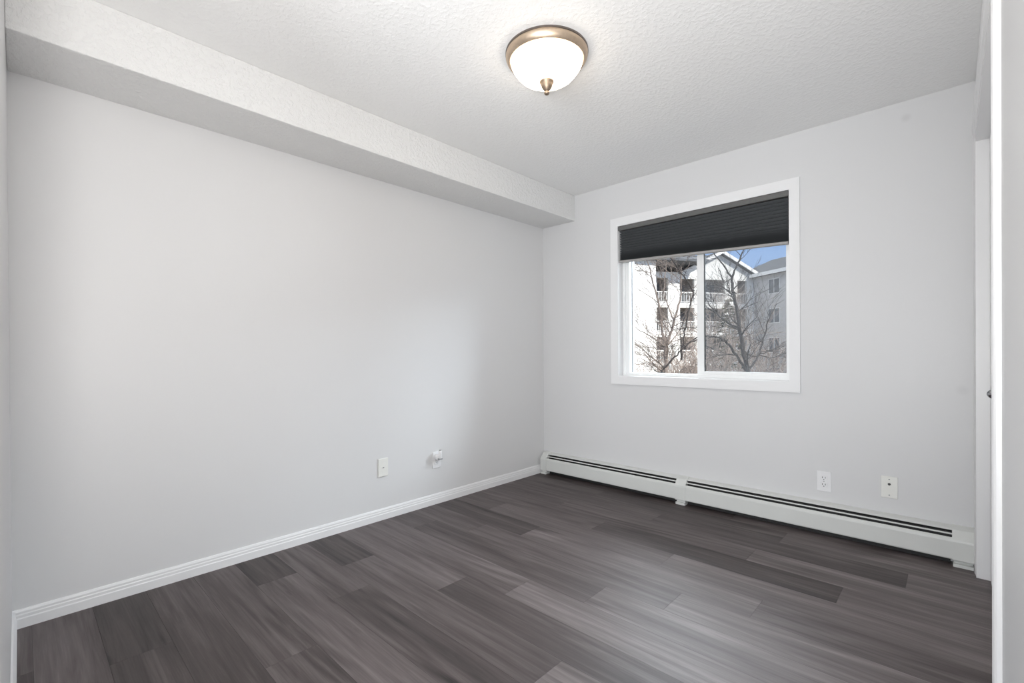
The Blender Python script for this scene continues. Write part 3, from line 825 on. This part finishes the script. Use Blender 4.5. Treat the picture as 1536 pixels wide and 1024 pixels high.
# nearest tree: trunk and limbs follow the photograph's tree, twigs grow from them
def near_tree(name, label, depth, limbs, m, seed, twig_len, base_px, minr, tw=.5):
    r = random.Random(seed)
    root_p = at_px(base_px[0], base_px[1], depth); gp = Vector((root_p.x, root_p.y, GZ))
    t = empty(name, tuple(gp)); tag(t, label, 'tree', 'bare trees outside the window')
    bm = BM(); tube(bm, [gp, gp.lerp(root_p, .5), root_p], [base_px[2] * 1.25, base_px[2] * 1.1, base_px[2]], 10); obj('trunk', bm, m, t)
    for (lp, r0, r1) in limbs:
        P_ = px_line(lp, depth)
        # densify with slight wobble
        D = []; 
        for a, b in zip(P_[:-1], P_[1:]):
            for k in range(4):
                D.append(a.lerp(b, k / 4) + Vector((r.gauss(0, .008), r.gauss(0, .008), r.gauss(0, .008))) * depth / 9)
        D.append(P_[-1])
        n = len(D); rads = [r0 + (r1 - r0) * i / (n - 1) for i in range(n)]
        bm = BM(); tube(bm, D, rads, 7)
        for i in range(2, n):
            if r.random() < tw:
                dd = (D[i] - D[i - 1]).normalized()
                ax = Vector((r.gauss(0, 1), r.gauss(0, 1), r.gauss(0, .6))); ax = (ax - dd * ax.dot(dd)).normalized()
                branch(bm, r, D[i], (dd * .7 + ax * .8).normalized(), twig_len * r.uniform(.5, 1.2), max(minr, rads[i] * .45), 2, .7, 4, 4, .08, minr)
        obj('limb', bm, m, t)
    return t

near_tree('bare_tree', 'dark bare tree forking low, nearest outside the right window pane', 9.0,
    [([(1124, 572, 0), (1118, 540, 0), (1112, 505, .1), (1106, 470, .2), (1100, 435, .3), (1098, 416, .3)], .042, .026),
     ([(1098, 416, .3), (1088, 402, .4), (1074, 384, .5), (1062, 360, .6)], .020, .008),
     ([(1098, 416, .3), (1107, 395, .2), (1116, 374, .1), (1122, 340, 0)], .022, .010),
     ([(1120, 555, 0), (1108, 538, -.2), (1094, 517, -.4), (1080, 506, -.5), (1060, 503, -.6), (1035, 512, -.7)], .028, .012),
     ([(1106, 491, .1), (1094, 486, .3), (1080, 476, .5), (1068, 462, .6), (1061, 452, .7), (1050, 430, .8)], .017, .008),
     ([(1124, 552, 0), (1137, 534, .3), (1145, 508, .5), (1152, 480, .6), (1165, 455, .7)], .022, .008),
     ([(1137, 532, .3), (1152, 527, .5), (1175, 520, .7), (1200, 512, .8)], .011, .005),
     ([(1138, 532, .3), (1155, 536, .2), (1178, 530, .1), (1200, 524, 0)], .010, .005),
     ([(1104, 440, .3), (1085, 432, .1), (1066, 437, 0)], .010, .005),
     ([(1098, 416, .3), (1086, 424, .3), (1078, 402, .5)], .012, .006)],
    M_bark, 3, .55, (1124, 572, .045), .0022, .38)
near_tree('bare_tree', 'pale bare tree with upright limbs outside the left window pane', 15.0,
    [([(998, 575, 0), (999, 545, 0), (998, 522, 0)], .075, .06),
     ([(998, 522, 0), (993, 495, .1), (991, 470, .2), (984, 440, .3), (975, 410, .4), (970, 385, .5)], .045, .015),
     ([(999, 520, 0), (1006, 500, -.1), (1012, 478, -.2), (1020, 450, -.2), (1023, 430, -.2), (1022, 400, -.2)], .045, .016),
     ([(1011, 480, -.2), (1003, 462, 0), (996, 440, .2), (996, 420, .3), (1000, 392, .4)], .026, .010),
     ([(996, 518, 0), (978, 506, .2), (962, 496, .4), (945, 486, .5)], .022, .008),
     ([(996, 522, 0), (980, 521, .3), (960, 520, .5), (942, 512, .6)], .017, .008),
     ([(996, 539, 0), (984, 540, -.3), (972, 546, -.5), (955, 546, -.6), (944, 538, -.6)], .018, .008)],
    M_bark3, 8, .9, (998, 575, .08), .0042, .42)
near_tree('bare_tree', 'bare tree with a long slanting branch crossing beside the window mullion', 12.0,
    [([(985, 585, 0), (993, 556, 0), (1008, 540, 0), (1022, 524, 0), (1036, 512, 0), (1048, 504, 0)], .030, .016),
     ([(1021, 540, .3), (1024, 515, .3), (1028, 490, .3), (1034, 462, .3), (1041, 440, .3)], .026, .014),
     ([(1041, 440, .3), (1028, 418, .2), (1014, 398, .1), (1004, 384, 0), (996, 372, 0)], .017, .012),
     ([(1034, 462, .3), (1040, 445, .4), (1047, 432, .5)], .012, .006)],
    M_bark, 21, .55, (985, 590, .035), .003, .18)

def far_tree(label, px, depth, h, rad, m, seed, spread=.75, dens=2):
    r = random.Random(seed)
    p = at_px(px, 531, depth); p.z = GZ
    t = empty('bare_tree', tuple(p)); tag(t, label, 'tree', 'bare trees outside the window')
    bm = BM(); tube(bm, [p, p + Vector((.05, 0, h * .2)), p + Vector((.1, .05, h * .32))], [rad, rad * .85, rad * .7], 8); obj('trunk', bm, m, t)
    bm = BM()
    top = p + Vector((.1, .05, h * .3))
    for k in range(6):
        a = k * 1.05 + r.random()
        branch(bm, r, top - Vector((0, 0, r.uniform(0, h * .08))), Vector((math.cos(a) * .6, math.sin(a) * .6, 1)), h * .55, rad * .45, dens, spread, 4, 4, .15, .009)
    obj('crown', bm, m, t)
far_tree('brown twiggy tree in front of the gable balconies', 1074, 33, 6.8, .12, M_bark2, 31, dens=3)
far_tree('brown twiggy tree before the left balcony stack', 1032, 23, 5.3, .08, M_bark2, 17)
far_tree('low twiggy tree in front of the shaded wing', 1152, 26, 4.6, .08, M_bark2, 44)

far_tree('short brown twiggy tree low in the right pane, left of the dark trunk', 1094, 16.0, 3.7, .06, M_bark2, 52, dens=3)

def spruce(label, px, depth, h, rad, seed):
    r = random.Random(seed)
    p = at_px(px, 531, depth); p.z = GZ
    t = empty('evergreen_tree', tuple(p)); tag(t, label, 'tree')
    bm = BM(); tube(bm, [p, p + Vector((0, 0, h))], [.16, .02], 8); obj('trunk', bm, M_bark2, t)
    bm = BM()
    for k in range(150):
        f = r.random() ** 1.2
        z = h * (.12 + .86 * f); ln = rad * (1 - f) ** .8 * r.uniform(.75, 1.1) + .12
        a = r.uniform(0, 6.283)
        d = Vector((math.cos(a), math.sin(a), r.uniform(-.35, .05)))
        base = p + Vector((0, 0, z))
        n = 7
        for j in range(n):
            c = base + d * ln * (j + 1) / n
            for s in (-1, 1, 0):
                sd = Vector((-d.y, d.x, 0)) * s
                tip = c + (d * .5 + sd * .8 + Vector((0, 0, r.uniform(-.35, .1)))) * (.34 * (1 - .5 * j / n))
                w_ = Vector((r.gauss(0, .05), r.gauss(0, .05), .05))
                vv = [bm.verts.new(x) for x in (c - w_, c + w_, tip)]
                vv2 = bm.verts.new(c + Vector((w_.y, -w_.x, 0)))
                bm.faces.new(vv); bm.faces.new((vv[0], vv2, vv[2]))
    obj('needles', bm, M_needle, t)
spruce('dark green evergreen standing before the corner of the white building', 1094, 39, 8.6, 2.2, 5)

def hedge(label, px, depth, wd, h, seed):
    r = random.Random(seed)
    p = at_px(px, 531, depth); p.z = GZ
    bm = BM()
    for k in range(60):
        b = p + rt0 * r.uniform(-wd / 2, wd / 2) + Vector((r.gauss(0, .2), r.gauss(0, .2), 0))
        branch(bm, r, b, Vector((r.gauss(0, .25), r.gauss(0, .25), 1)), h * r.uniform(.6, 1), .02, 2, .6, 4, 4, .1, .008)
    o = obj('bare_hedge', bm, M_bark2); tag(o, label, 'hedge')
    return o
hedge('brown leafless hedge at the foot of the left pane', 1034, 18.6, 1.9, 2.7, 61)
